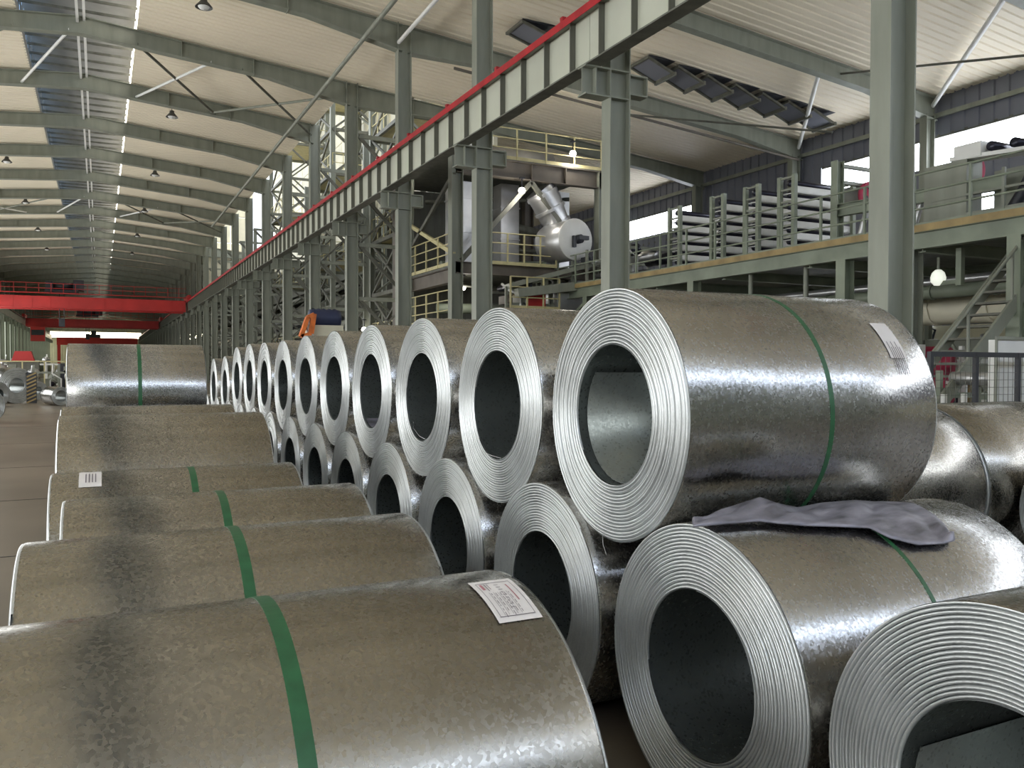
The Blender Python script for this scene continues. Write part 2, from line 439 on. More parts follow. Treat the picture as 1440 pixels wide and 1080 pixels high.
for i in range(12):
    ya, yb = lowY[i+1], lowY[i+2]; y = (ya+yb)/2; z = .5+math.sqrt(1.002-((yb-ya)/2)**2)
    if i == 0: y += .02
    me = (NEAR, NEARB, NEARC)[i] if i < 3 else (MID if i < 7 else FAR)
    x = 1.82 if i else 1.81
    ups.append(coil(me, x, y, z, top_labels[i] if i < 8 else '%s top coil from the right, seen almost edge on' % ORD[i],
         'top-row coils of the right pile', strap=.66 if i < 6 else None, spin=53*i+10, smesh=STRAPTHIN if i else strap_mesh(.5, .022),
         wrap=(True if i == 0 else False), rot=-1.0 if i == 0 else 0))
patch(.5, 1.03, 1.12, 42, 63).build('paper_label', 'paper', ups[0], label='white paper label')
b = MB()
for k in range(6): 
    q = patch(.5, 1.045+.011*k, 1.049+.011*k, 44+(k % 2)*3, 61, .0032, 6); b.add(q.v, q.f)
b.build('print', 'ink', ups[0].children[-1])
b = MB(); b.tube([(.03, -.02, -.27), (.0, .02, -.25), (-.03, .05, -.20), (-.03, .055, -.16)], .0016, 6); b.build('wire_end', 'duct', ups[2])
b = MB(); b.tube([(.02, -.02, -.272), (-.01, .03, -.262), (-.03, .07, -.25)], .0016, 6); b.build('wire_end', 'duct', ups[1])
b = MB(); b.tube([(-.0, .06, -.49), (-.015, .03, -.52), (-.03, -.02, -.55)], .0016, 6); b.build('wire_end', 'duct', ups[0])
# paper sheet lying in the bore of the fourth top coil
b = MB(); vs = []
for i in range(9):
    a = math.radians(232+i*9.5)
    for x in (.02, .5): vs.append((x, .272*math.cos(a), .272*math.sin(a)))
b.add(vs, [(2*i, 2*i+1, 2*i+3, 2*i+2) for i in range(8)], 0, True)
u3 = ups[3]
b.build('loose_sheet', 'cloth', None, loc=tuple(u3.location), label='small grey sheet lying inside the bore of the fourth top coil', cat='sheet')

# left row of coils on the floor
left = [  # mesh, X, Y, Z, label, strap x, strap mesh
    (DULL, -.31, 1.88, .5, 'steel coil filling the bottom left, nearest, with printed label and green strap', .64, STRAP5, 1),
    (DULL, -.22, 2.91, .49, 'second left-row coil, directly behind the labelled one at the bottom, unlabelled', .62, STRAP5, .98),
    (DULL, -.14, 3.93, .48, 'third left-row coil, thin green strap at its middle, lying behind the second', .62, STRAP5, .96),
    (DULL, -.23, 4.95, .48, 'fourth left-row coil with a small square white label at its left end', .68, STRAP5, .96),
    (BIG, -.24, 6.12, .60, 'larger left-row coil with faint grey strap behind the square-labelled one', .64, strap_mesh(.62, .03, m='zinc_dull'), .968),
    (BIG, -.27, 7.38, .602, 'last low coil of the left row, only a strip of it showing', None, None, .971),
]
lefts = []
for i, (me, x, y, z, lb, sx, sm, kk) in enumerate(left):
    lefts.append(coil(me, x, y, z, lb, None, strap=sx, smesh=sm or STRAP5, spin=20+i*40, rot=0, k=kk))
paper_label(lefts[0], .5, 1.105, 1.215, 4, 25.5)
o = patch(.5, .13, .235, 2, 27).build('paper_label', 'paper', lefts[3], label='small square white paper label')
b = MB()
for k in range(4):
    q = patch(.5, .16+.015*k, .165+.015*k, 8, 22, .0032, 6); b.add(q.v, q.f)
b.build('print', 'ink', o)
coil(MID, -.27, 8.63, .5, 'hidden coil carrying the raised left coil, front one', strap=None)
coil(MID, -.27, 9.97, .5, 'hidden coil carrying the raised left coil, rear one', strap=None)
coil(coil_body(.5, .278, WC, 14, 80, 2.2), -.28, 9.3, .5+math.sqrt(1.004-.67**2), 'raised steel coil at far left with bright band and green strap at middle', strap=.63, smesh=STRAP5)
# coils to the right behind the big one
coil(BIG, 4.45, 4.45, .62, 'wide dark steel coil behind the right end of the large labelled coil', strap=None)
coil(BIG, 5.76, 4.45, .62, 'wide dark steel coil at the right edge, end to end with the one beside it', strap=None)
coil(NEARC, 6.05, 3.31, .5, 'steel coil cut by the right edge, only its pale rim showing', strap=None)

# crumpled sheet on the nearest bottom coil
front = [(1.709, 2.133, 1.010), (1.837, 2.12, 1.011), (1.969, 2.11, 1.011), (2.03, 2.08, 1.003), (2.107, 2.05, .995), (2.238, 2.02, .986), (2.346, 1.99, .978), (2.391, 1.943, .948), (2.479, 1.904, .924), (2.596, 1.895, .919), (2.658, 1.902, .922)]
back = [(1.74, 2.17, 1.011), (1.90, 2.22, 1.034), (2.07, 2.22, 1.066), (2.15, 2.22, 1.040), (2.27, 2.24, 1.012), (2.40, 2.26, 1.016), (2.58, 2.26, 1.015), (2.70, 2.24, 1.002), (2.78, 2.16, .974), (2.72, 1.99, .945), (2.672, 1.91, .926)]
def cloth():
    b = MB(); nu, nv = 60, 12; vs = []
    def lerp(P, t):
        t *= len(P)-1; i = min(int(t), len(P)-2); f = t-i
        return Vector(P[i]).lerp(Vector(P[i+1]), f)
    for i in range(nu+1):
        for j in range(nv+1):
            t, s = i/nu, j/nv
            p = lerp(front, t).lerp(lerp(back, t), s)
            env = math.sin(PI*s)
            p.z += env*(.008+.010*math.sin(t*19+s*5)+.007*math.sin(t*43-s*9)+.006*abs(math.sin(t*11-s*4+1)))
            dy = p.y-2.2; dz = p.z-.5; q = math.hypot(dy, dz); lim = .506+.012*env*(1+math.sin(t*31+s*7))*.5
            if q < lim: p.y = 2.2+dy*lim/q; p.z = .5+dz*lim/q
            vs.append(p)
    m = nv+1
    b.add(vs, [(i*m+j, (i+1)*m+j, (i+1)*m+j+1, i*m+j+1) for i in range(nu) for j in range(nv)], 0, True)
    o = b.build('crumpled_sheet', 'cloth', None, label='crumpled lilac-grey wrapping sheet lying on the front bottom coil at right', cat='sheet')
    md = o.modifiers.new('thick', 'SOLIDIFY'); md.thickness = .006; md.offset = 1
    return o
cloth()

# ------------------------------------------------------------------ roof beams
def rafter(right=True, ext=False):
    """I beam following the roof: nave part in two halves and the aisle part"""
    obs = []
    def seg(x0, x1, h0, h1):
        b = MB(); t = .13
        z0, z1 = zroof(x0)-.06, zroof(x1)-.06
        for (za, zb, w, th) in ((0, 0, .26, .025), (h0, h1, .26, .025)):
            vs = [(x, y, z) for (x, z) in ((x0, z0-za), (x1, z1-zb)) for y in (-w/2, w/2) for z in (z, z-th)]
            b.add(vs, [(0, 1, 3, 2), (4, 6, 7, 5), (0, 4, 5, 1), (2, 3, 7, 6), (0, 2, 6, 4), (1, 5, 7, 3)])
        vs = [(x, y, z) for (x, za, zb) in ((x0, z0, z0-h0), (x1, z1, z1-h1)) for y in (-.008, .008) for z in (za, zb)]
        b.add(vs, [(0, 1, 3, 2), (4, 6, 7, 5), (0, 4, 5, 1), (2, 3, 7, 6), (0, 2, 6, 4), (1, 5, 7, 3)])
        return b
    return seg
seg = rafter()
raf = {}
b = MB()
for a in ((XL+.3, -7.5, .8, .5), (-7.5, -.5, .5, .55)):
    q = seg(*a); b.add(q.v, q.f)
raf['left_half'] = b.mesh('left_half', 'steel')
b = MB()
for a in ((-.5, 5.5, .55, .5), (5.5, 8.5, .5, .8)):
    q = seg(*a); b.add(q.v, q.f)
raf['right_half'] = b.mesh('right_half', 'steel')
b = MB()
for a in ((8.7, 12, .8, .5), (12, 22, .5, .5), (22, 25.3, .5, .75)):
    q = seg(*a); b.add(q.v, q.f)
raf['aisle_span'] = b.mesh('aisle_span', 'steel')
b = MB(); b.tube([(0, 0, 0), (0, .45, .42)], .018, 6)
rod = b.mesh('brace_rod', 'steel')
cl = MB(); cl.box(-.01, .01, -.14, .14, -.56, 0)
clm = cl.mesh('stiffener', 'steel')
nb = 0
for k, y in enumerate(FR[1:]):
    if y < 7 or y > Y1-2: continue
    n = nb; nb += 1
    lb = ('green-grey roof beam across the hall, %s from the camera' % ORD[n]) if n < 8 else 'far green-grey roof beam in the receding series'
    r = thing('roof_beam', (0, y, 0), lb, 'roof beam', 'far roof beams' if n >= 8 else 'roof beams')
    link('left_half', raf['left_half'], r); link('right_half', raf['right_half'], r)
    if y <= 31 or y >= 79: link('aisle_span', raf['aisle_span'], r)
    if n < 12:
        for x in (-5.5, 2.6, 5.0):
            link('stiffener', clm, r, (x, 0, zroof(x)-.07))
    if n < 5:
        for x in (4.0, 6.2, 11.5, 13.8, 16.1, 18.4, 20.7, 23):
            if y > 31 and x > 8: continue
            link('brace_rod', rod, r, (x, .12, zroof(x)-.5))
# bracing in the roof plane
def stick(name, p0, p1, r, m, label, cat, group=None):
    b = MB(); p0 = Vector(p0); p1 = Vector(p1); b.tube([(0, 0, 0), p1-p0], r, 8)
    return b.build(name, m, None, loc=tuple(p0), label=label, cat=cat, group=group)
for i, y in enumerate((13, 19, 25)):
    stick('roof_brace', (25.2, y, 10.35), (20.2, y-5.8, zroof(20.2)-.35), .075, 'white',
          'pale diagonal tube brace under the aisle roof, %s from the right edge' % ORD[i].replace('nearest', 'first'), 'roof brace', 'aisle roof braces')
def nave_brace(y, tagw):
    z = lambda x: zroof(x)-.5
    for j, (xa, ya, xb, yb, mm) in enumerate(((1.4, y+6, 3.6, y, 'white'), (1.2, y, 4.4, y+6, 'steel_d'), (4.6, y, 8.4, y+6, 'steel_d'), (4.2, y+6, 8.4, y, 'steel'), (-2.6, y+6, -.8, y, 'white'), (-2.4, y, -7, y+6, 'steel'), (-4.5, y+6, -8.5, y, 'white'))):
        stick('roof_brace', (xa, ya, z(xa)), (xb, yb, z(xb)), .05, mm,
              '%s tube brace under the nave roof, %s braced bay' % (('pale, just right of the ridge', 'dark, from the ridge to the right', 'dark, ending at the right columns', 'grey, rising towards the right columns', 'pale, crossing the dark skylight', 'grey, left of the skylight', 'pale, at the far left')[j], tagw), 'roof brace', 'nave roof braces, %s bay' % tagw)
nave_brace(31, 'nearer'); nave_brace(61, 'farther')
stick('roof_pipe', (7.15, 20, 11.35), (7.15, 62, 11.35), .07, 'steel', 'thick pipe hung under the nave roof running down the hall', 'pipe')
stick('roof_pipe', (8.35, 12, 11.75), (8.35, 24.8, 11.55), .06, 'white', 'pale pipe slanting from the top edge to the roof beam end', 'pipe')
stick('tie_rod', (20.9, 19, 10.75), (21.1, 12.6, 9.3), .035, 'steel_d', 'thin dark tie rod crossing behind the big right column', 'tie rod')
stick('tie_rod', (16.2, 25, 10.5), (20.9, 19.3, 9.0), .035, 'steel_d', 'thin dark tie rod left of the big right column', 'tie rod')
stick('sprinkler_pipe', (10.2, 24.8, 11.05), (25, 24.8, 9.8), .05, 'steel_b', 'thin dark pipe clipped below the aisle roof beam', 'pipe')

# ------------------------------------------------------------------ columns of the right row
def hcol(h, wx, wy, m='steel'):
    parts = {}
    b = MB(); b.box(-wx/2, -wx/2+.022, -wy/2, wy/2, 0, h); parts['flange'] = b.mesh('flange', m)
    b = MB(); b.box(-wx/2+.022, wx/2-.022, -.01, .01, 0, h)
    parts['web'] = b.mesh('web', m)
    b = MB()
    for z in (6.45, 6.95): b.box(-wx/2+.02, wx/2-.02, -wy/2+.01, wy/2-.01, z-.012, z+.012)
    parts['stiffener'] = b.mesh('stiffener', m)
    b = MB(); b.box(-.36, .36, -.28, .28, 0, .03)
    for sx in (-.26, .26):
        for sy in (-.2, .2): b.lathe([(.018, .03), (.018, .07), (0, .07)], (sx, sy, 0), n=6)
    parts['base_plate'] = b.mesh('base_plate', m)
    b = MB()   # bracket: short I stub that carries the crane girder
    b.box(-wx/2-.52, -wx/2, -.14, .14, 6.93, 6.96); b.box(-wx/2-.52, -wx/2, -.14, .14, 6.43, 6.46)
    b.box(-wx/2-.52, -wx/2, -.01, .01, 6.46, 6.93); b.box(-wx/2-.3, -wx/2-.28, -.13, .13, 6.46, 6.93)
    parts['bracket'] = b.mesh('bracket', m)
    b = MB(); b.box(wx/2, wx/2+.4, -.12, .12, 6.9, 6.93); b.box(wx/2, wx/2+.4, -.12, .12, 6.55, 6.58); b.box(wx/2, wx/2+.4, -.01, .01, 6.58, 6.9)
    b.box(wx/2+.38, wx/2+.40, -.12, .12, 6.58, 6.9)
    parts['rear_bracket'] = b.mesh('rear_bracket', m)
    return parts
P = hcol(12.2, .44, .29)
def column(x, y, label, group, P=P, mirror=False, full=True):
    c = thing('steel_column', (x, y, 0), label, 'column', group, rot=(0, 0, PI) if mirror else None)
    link('flange', P['flange'], c); link('flange', P['flange'], c, (.44-.022, 0, 0)); link('web', P['web'], c)
    if full:
        for n in ('stiffener', 'base_plate', 'rear_bracket'): link(n, P[n], c)
    link('bracket', P['bracket'], c)
    return c
for k in range(34):
    lb = ['big grey-green column nearest the camera, right of centre, rising out of frame',
          'grey-green column under the crane girder, second from the right',
          'third column from the right, left of the silver duct machinery',
          'fourth column from the right, where the roof beam meets it left of centre',
          'fifth column from the right, in front of bright lattice steelwork',
          'sixth column from the right, in front of bright lattice steelwork'][k] if k < 6 else 'far column of the right-hand row under the crane girder'
    column(XC, 7+6*k, lb, None if k < 6 else 'far columns of the right row', full=k < 10)
for k in range(0, 6):
    c = thing('wall_column', (XR-.45, 7+6*k, 0), 'grey column against the right outer wall, %s from the right edge' % ORD[k].replace('nearest', 'first'), 'column', 'columns along the right wall')
    b = MB(); b.ibar((0, 0, 0), (0, 0, 10.0), .28, .4, up=(1, 0, 0)); b.build('shaft', 'steel', c)
    b = MB(); b.box(-.3, .3, -.2, .2, 0, .03); b.build('base_plate', 'steel', c)
for k in range(15, 34):
    column(XL+.45, 7+6*k, 'far column along the left wall of the hall', 'far columns along the left wall', mirror=True, full=False)

# ------------------------------------------------------------------ crane girders with stiffeners, and the rails
XG = 8.0
b = MB(); b.box(-.01, .01, 0, 5.98, 6.99, 7.92); gweb = b.mesh('web', 'panel')
b = MB(); b.box(-.17, .17, 0, 5.98, 7.92, 7.95); gtop = b.mesh('top_flange', 'steel')
b = MB(); b.box(-.15, .15, 0, 5.98, 6.96, 6.99); gbot = b.mesh('bottom_flange', 'steel_d')
b = MB(); b.box(-.13, .13, -.009, .009, 6.99, 7.92); gst = b.mesh('stiffener', 'steel_d')
def girder(x, y, label, group, st=True):
    g = thing('crane_girder', (x, y, 0), label, 'crane girder', group)
    link('web', gweb, g); link('top_flange', gtop, g); link('bottom_flange', gbot, g)
    if st:
        for j in range(6): link('stiffener', gst, g, (0, .5+j, 0))
    return g
for k in range(-1, 33):
    n = k+1
    lb = 'crane girder bay with pale panels, %s from the camera' % ORD[n] if n < 7 else 'far bay of the panelled crane girder on the right'
    girder(XG, 7+6*k, lb, 'crane girder bays on the right' if n < 7 else 'far crane girder bays on the right', st=True)
for k in range(15, 33):
    girder(XL+1.0, 7+6*k, 'far bay of the crane girder along the left wall', 'crane girder bays along the left wall', st=False)
b = MB(); b.box(-.07, .07, 0, 202, 0, .02); b.box(-.02, .02, 0, 202, .02, .08); b.box(-.045, .045, 0, 202, .08, .12)
r_ = b.build('crane_rail', 'rail', None, loc=(XG-.04, 1, 7.955), label='long red painted crane rail on top of the right girder', cat='rail')
b = MB(); b.box(-.17, -.15, 0, 202, -.1, .04); b.build('conductor_strip', 'rail', r_, label='red strip along the girder edge')
b = MB(); b.box(-.16, -.08, -.05, .05, .02, .13); clip = b.mesh('rail_clip', 'rail')
for i in range(12): link('rail_clip', clip, r_, (0, 4+i*2.9, 0))
b = MB(); b.box(-.045, .045, 0, 105, 0, .12)
b.build('crane_rail', 'rail', None, loc=(XL+1.0, 97, 7.955), label='red crane rail along the far left wall', cat='rail')

# ------------------------------------------------------------------ bridge cranes
def bridge(y, z, label, cabin=True, tx=-3.0):
    c = thing('bridge_crane', (0, y, z), label, 'crane')
    for dy in (0, 2.6):
        b = MB(); b.box(XL+1.2, XG-.3, dy-.28, dy+.28, 0, 1.0); b.box(XL+1.2, XG-.3, dy-.34, dy+.34, -.05, 0); b.box(XL+1.2, XG-.3, dy-.34, dy+.34, 1.0, 1.05)
        for i in range(12): b.box(XL+1.6+i*1.5, XL+1.64+i*1.5, dy-.31, dy+.31, 0, 1.0)
        b.build('main_girder', 'crane', c)
    for x in (XL+1.0, XG):
        b = MB(); b.box(x-.16, x+.16, -.9, 3.5, 1.12, 1.6); b.lathe([(0, -.08), (.2, -.08), (.2, .08), (0, .08)], (x, -.5, 1.25), 'X', 12); b.lathe([(0, -.08), (.2, -.08), (.2, .08), (0, .08)], (x, 3.1, 1.25), 'X', 12)
        b.build('end_truck', 'crane', c)
    b = MB(); b.box(XL+1.2, XG-.3, -.9, -.3, 1.3, 1.34)
    for i in range(17): b.box(XL+1.2+i, XL+1.24+i, -.9, -.86, 1.34, 2.2)
    for zz in (1.75, 2.2): b.box(XL+1.2, XG-.3, -.9, -.86, zz-.02, zz+.02)
    b.build('walkway', 'crane', c)
    b = MB(); b.box(tx-1.4, tx+1.4, -.1, 2.7, 1.5, 1.7)
    b.lathe([(0, -1), (.42, -1), (.42, 1), (0, 1)], (tx, 1.3, 2.1), 'X', 16); b.box(tx-1.3, tx-.7, .2, 1.2, 1.7, 2.5); b.box(tx+1.0, tx+1.9, .2, 1.6, 1.7, 2.7)
    b.build('trolley', 'dark', c)
    b = MB(); b.box(tx-.25, tx+.25, 1.0, 1.6, -1.7, -.9)
    for q in (-.2, .2): b.tube([(tx+q, 1.3, -.9), (tx+q, 1.3, 1.6)], .03, 6)
    b.build('hook_block', 'dark', c)
    if cabin:
        b = MB(); b.box(XL+1.9, XL+3.6, -2.2, -.6, -2.1, -.2); b.box(XL+2.0, XL+3.5, -2.25, -2.2, -1.3, -.6, 1)
        b.build('operator_cabin', ['crane', 'dark'], c)
    return c
bridge(89, 6.95, 'nearest red overhead bridge crane spanning the nave at left', cabin=False, tx=-3.2)
bridge(131, 6.95, 'second red overhead bridge crane behind the nearest one', cabin=True, tx=-1.5)
t = thing('portal_crane', (0, 198, 0), 'farthest red crane, low portal against the bright end window', 'crane')
b = MB(); b.box(-8, 7.4, -.4, .4, 5.9, 7.5); b.build('main_girder', 'crane', t)
for x in (-7.6, 7.0):
    b = MB(); b.bar((x, 0, 0), (x, 0, 5.9), .6, .6); b.build('leg', 'crane', t)
b = MB(); b.box(-2.2, .2, -.8, .8, 7.5, 8.2); b.box(-1.6, -.6, -.5, .5, 8.2, 9.0); b.build('trolley', 'dark', t)

# ------------------------------------------------------------------ high-bay lamps
def lamp(x, y, label, group, lit=False):
    z = zroof(x)-.62
    L_ = thing('high_bay_lamp', (x, y, z), label, 'lamp', group)
    b = MB(); b.tube([(0, 0, .05), (0, 0, .6)], .015, 6); b.lathe([(.0, .16), (.09, .15), (.10, .06), (.24, -.10), (.25, -.12)], n=16)
    b.build('shade', 'lampoff', L_)
    b = MB(); b.lathe([(.17, -.10), (.12, -.16), (0, -.18)], n=12); b.build('bulb', 'glow' if lit else 'white', L_)
for i in range(6):
    lamp(2.8, 26+12*i, 'unlit high-bay lamp right of the roof ridge, %s from the camera' % ORD[i], 'high-bay lamps right of the ridge')
for i in range(5):
    lamp(-4.2, 38+12*i, 'unlit high-bay lamp left of the roof ridge, %s from the camera' % ORD[i], 'high-bay lamps left of the ridge')
lamp(24.0, 13.5, 'high-bay lamp at the top right corner under the aisle roof', None)

# ------------------------------------------------------------------ open roof vents in the aisle roof
def vent(x, y, w, label, group):
    z = zroof(x)-.02; v = thing('roof_vent', (x, y, z), label, 'roof vent', group)
    b = MB(); b.box(-w/2, w/2, -.55, .55, -.03, .02); b.build('opening', 'dark', v)
    b = MB()
    b.bar((-w/2, -.5, -.04), (w/2, -.5, -.42), .07, .07); b.bar((-w/2, .5, -.04), (w/2, .5, -.42), .07, .07)
    b.bar((w/2, -.55, -.42), (w/2, .55, -.42), .09, .12); b.bar((-w/2, -.55, -.05), (-w/2, .55, -.05), .07, .08)
    b.build('flap_frame', 'steel_d', v)
    b = MB(); b.obox((0, 0, -.21), Vector((w, 0, -.38)).normalized(), (0, 1, 0), Vector((.38, 0, w)).normalized(), (w*.9, .9, .015))
    b.build('flap_pane', 'wallr', v)
for i in range(7): vent(16.3+1.2*i, 22.6, 1.05, 'open tilting roof vent flap in the aisle roof strip, %s from the left' % ORD[i].replace('nearest', 'first'), 'aisle roof vent flaps')
vent(12.0, 22.8, 1.3, 'lone open roof hatch beside the red crane rail', None)

# ------------------------------------------------------------------ lattice columns and cooling tower behind the right row
def lattice(x0, x1, y, z1, step, label, group, m='steel'):
    t = thing('lattice_column', (x0, y, 0), label, 'lattice column', group)
    w = x1-x0
    b = MB(); b.ibar((w, 0, 0), (w, 0, z1), .2, .25, up=(1, 0, 0)); b.build('post', m, t)
    b = MB(); n = int(z1/step)
    for i in range(n): b.bar((0, 0, (i+1)*step), (w, 0, (i+1)*step), .12, .14)
    b.build('cross_bars', m, t)
    b = MB()
    for i in range(n):
        z = i*step
        b.bar((0, 0, z+step), (w, 0, z), .1, .12)
        if i % 2: b.bar((0, .1, z), (w, .1, z+step), .07, .07)
    b.build('diagonals', 'steel_d', t)
    return t
for k in range(5, 22):
    lattice(8.85, 10.9, 1+6*k, 12.0 if k > 4 else 11.4, 2.05, 'braced lattice frame beside the %s right-row column' % ORD[k-1] if k < 9 else 'far braced lattice frame behind the right row of columns',
            None if k < 9 else 'far lattice frames behind the right row')
# tall tower: four-post steel tower with cross bracing rising through the open roof
def tower(x, y, w, d, z1, step, label, group=None):
    t = thing('lattice_tower', (x, y, 0), label, 'lattice tower', group)
    for (a, b_) in ((0, 0), (w, 0), (0, d), (w, d)):
        q = MB(); q.ibar((a, b_, 0), (a, b_, z1), .25, .25, up=(1, 0, 0)); q.build('post', 'steel', t)
    n = int(z1/step)
    for fi, (p, q_) in enumerate((((0, 0), (w, 0)), ((0, d), (w, d)), ((0, 0), (0, d)), ((w, 0), (w, d)))):
        q = MB()
        for i in range(n):
            z = i*step
            q.bar((*p, z+step), (*q_, z+step), .14, .16)
            q.bar((*p, z), (*q_, z+step), .1, .1); q.bar((*q_, z), (*p, z+step), .1, .1)
        q.build('bracing', 'steel' if fi % 2 else 'steel_d', t)
    q = MB()
    for i in range(1, n, 2):
        q.box(0, w, 0, d, i*step+.08, i*step+.12)
        for zz in (.5, 1.0):
            q.box(0, w, -.03, .0, i*step+.1+zz, i*step+.14+zz); q.box(-.03, 0, 0, d, i*step+.1+zz, i*step+.14+zz)
        for j in range(6): q.box(j*w/5-.02, j*w/5+.02, -.03, 0, i*step+.1, i*step+1.14); q.box(-.03, 0, j*d/5-.02, j*d/5+.02, i*step+.1, i*step+1.14)
    q.build('landings', 'yrail', t, kind='stuff')
    return t
tower(11.4, 33.2, 2.9, 4.5, 24, 2.4, 'tall cross-braced steel tower seen through the gap right of the fifth column')
tower(11.4, 45, 2.9, 5, 24, 2.4, 'tall cross-braced steel tower behind the sixth column')
tower(11.4, 58, 2.9, 5, 24, 2.4, 'farthest tall cross-braced tower in the bright opening')
cas = thing('tower_casing', (11.2, 36, 0), 'pale cream clad cooling tower casing behind the lattice steelwork', 'tower casing')
for (nm, x0, x1, y0, y1) in (('side_cladding', 3.4, 3.58, -4.8, 44), ('end_cladding', -2.4, 3.4, 43.6, 44)):
    q = MB()
    L_ = (y1-y0) if nm[0] == 's' else (x1-x0); n = int(L_/2)
    for i in range(n):
        for j in range(7):
            z0_ = 9.9+j*2.2 if nm[0] == 's' else 8.0+j*2.4
            if nm[0] == 's': q.box(x0, x1, y0+i*2+.04, y0+i*2+1.96, z0_, z0_+2.14)
            else: q.box(x0+i*2+.04, x0+i*2+1.96, y0, y1, z0_, z0_+2.3)
    q.build(nm, 'cream', cas)

# made-up clad building, added to darken the aisle beyond the towers
lbld = thing('backdrop_building', (14.6, 52, 0), 'made-up dim clad building that darkens the aisle beyond the towers', 'building')
for j in range(4):
    b = MB(); b.box(0, .2, 0, 150, j*2.4+.1, j*2.4+1.5); b.build('cladding_band', 'steel_d', lbld)
    b = MB(); b.ibar((-.5, 0, j*2.4+1.9), (-.5, 150, j*2.4+1.9), .25, .35); b.build('deck_beam', 'steel', lbld)
b = MB(); b.box(0, 10, 0, .2, 0, 9.6); b.build('end_cladding', 'steel_d', lbld)
for j in range(6):
    b = MB(); b.tube([(-.9, 0, 1+j*1.4), (-.9, 150, 1+j*1.4)], .12, 8); b.build('pipe', ('duct', 'steel_d', 'green')[j % 3], lbld)
# ------------------------------------------------------------------ furnace structure
def railing(p0, p1, h=1.1, step=1.2, m='yrail', parent=None, label=None, rails=(.4, .75, 1.1), kick=True):
    p0, p1 = Vector(p0), Vector(p1); d = p1-p0; L_ = d.length; n = max(1, round(L_/step))
    o = thing('railing', tuple(p0), label, 'railing') if parent is None else link('railing', None, parent, tuple(p0))
    post = MB(); post.box(-.025, .025, -.025, .025, 0, h); pm = post.mesh('post', m)
    for i in range(n+1): link('post', pm, o, tuple(d*i/n))
    b = MB()
    for z in rails: b.tube([(0, 0, z), (d.x, d.y, d.z+z)], .022, 6)
    if kick: b.bar((0, 0, .06), (d.x, d.y, d.z+.06), .01, .12)
    b.build('rails', m, o)
    return o
fx0, fx1, fy0, fy1 = 11.0, 16.9, 26.6, 50.0
fs = thing('furnace_structure', (fx0, fy0, 0), 'tall steel furnace frame with deck girder left of the second column', 'steel structure')
w = fx1-fx0; d = fy1-fy0
for (x, y, hh) in ((0, 0, 8.8), (w, 0, 8.8), (0, 6, 8.8), (w, 6, 8.8)):
    b = MB(); b.ibar((x, y, 0), (x, y, hh), .35, .42, up=(1, 0, 0)); b.build('post', 'steel_b' if y else 'steel', fs)
b = MB(); b.ibar((0, 0, 8.5), (w, 0, 8.5), .3, .62, tf=.03)
for x in (1.2, 2.9, 4.3): b.box(x-.015, x+.015, -.14, .14, 8.2, 8.8)
b.build('deck_girder', 'steel_b', fs)
b = MB(); b.box(-.2, w+.2, 0, 6.2, 8.82, 8.88); b.build('upper_deck', 'steel_d', fs)
for z in (4.25, 2.3):
    b = MB(); b.ibar((0, 0, z+1.0-.55), (0, 6.2, z+1.0-.55), .25, .5); b.build('side_beam', 'steel_b', fs)
    b = MB(); b.box(-.1, w, 0, 6.2, z+.72, z+.78); b.build('deck', 'steel_d', fs)
b = MB(); b.ibar((0, 0, 4.95), (w, 0, 4.95), .25, .4); b.build('front_beam', 'steel_b', fs)
for (x0, z0, x1, z1) in ((.2, 5.2, 2.9, 8.15), (2.9, 8.15, 5.7, 5.0)):
    b = MB(); b.bar((x0, -.05, z0), (x1, -.05, z1), .12, .16); b.build('brace', 'steel_d', fs)
for (y0, z0, y1, z1, m_) in ((0, 8.2, 6, 5.4, 'steel_d'), (0, 5.4, 6, 7.6, 'yrail')):
    b = MB(); b.bar((-.05, y0, z0), (-.05, y1, z1), .1, .14); b.build('brace', m_, fs)
b = MB(); b.box(-.2, w, 6.2, 6.3, 0, 8.8); b.build('dark_backing', 'steel_d', fs)  # added dark panel standing in for the shade behind the frame
railing((fx0-.1, fy0+.2, 5.05), (fx0-.1, fy0+6.2, 5.05), label='cream railing on the upper side deck of the furnace frame')
railing((fx0-.1, fy0+.2, 3.1), (fx0-.1, fy0+6.2, 3.1), label='cream railing on the lower side deck of the furnace frame')
railing((fx0, fy0, 8.88), (fx1, fy0, 8.88), label='cream railing on the top deck under the roof')
railing((fx0+1.2, fy0-.3, 5.1), (fx0+3.8, fy0-.3, 5.1), step=.7, label='cream railing in front of the white ducts')
# machinery on top deck
t = thing('deck_machine', (fx0+2.6, fy0+2.5, 8.88), 'pale blurred machine casing on the top furnace deck', 'machine')
b = MB(); b.lathe([(0, 0), (.62, .02), (.66, .5), (.5, 1.0), (0, 1.1)], (0, 0, 0), n=20); b.lathe([(0, -1.2), (.5, -1.2), (.55, 1.2), (0, 1.2)], (1.2, 0, .6), 'X', 18); b.build('casing', 'duct', t)
b = MB(); b.box(-2.2, -1.0, -.5, .5, 0, 1.0); b.build('cabinet', 'white', t)
# white ducts
def duct(x, y, w_, d_, z0, z1, label):
    t = thing('vertical_duct', (x, y, z0), label, 'duct'); b = MB(); b.box(-w_/2, w_/2, -d_/2, d_/2, 0, z1-z0); b.build('casing', 'duct', t)
    n = int((z1-z0)/1.2)
    for i in range(n+1):
        q = MB(); q.box(-w_/2-.03, w_/2+.03, -d_/2-.03, d_/2+.03, i*1.2, i*1.2+.05); q.build('flange', 'duct', t)
duct(11.9, 27.8, 1.2, 1.0, 5.1, 8.1, 'wide pale duct behind the third column')
duct(13.9, 28.6, .75, .7, 5.1, 8.4, 'narrow pale vertical duct left of the silver elbow')
duct(16.4, 28.8, .5, .5, 4.9, 8.4, 'bright thin vertical duct beside the second column')
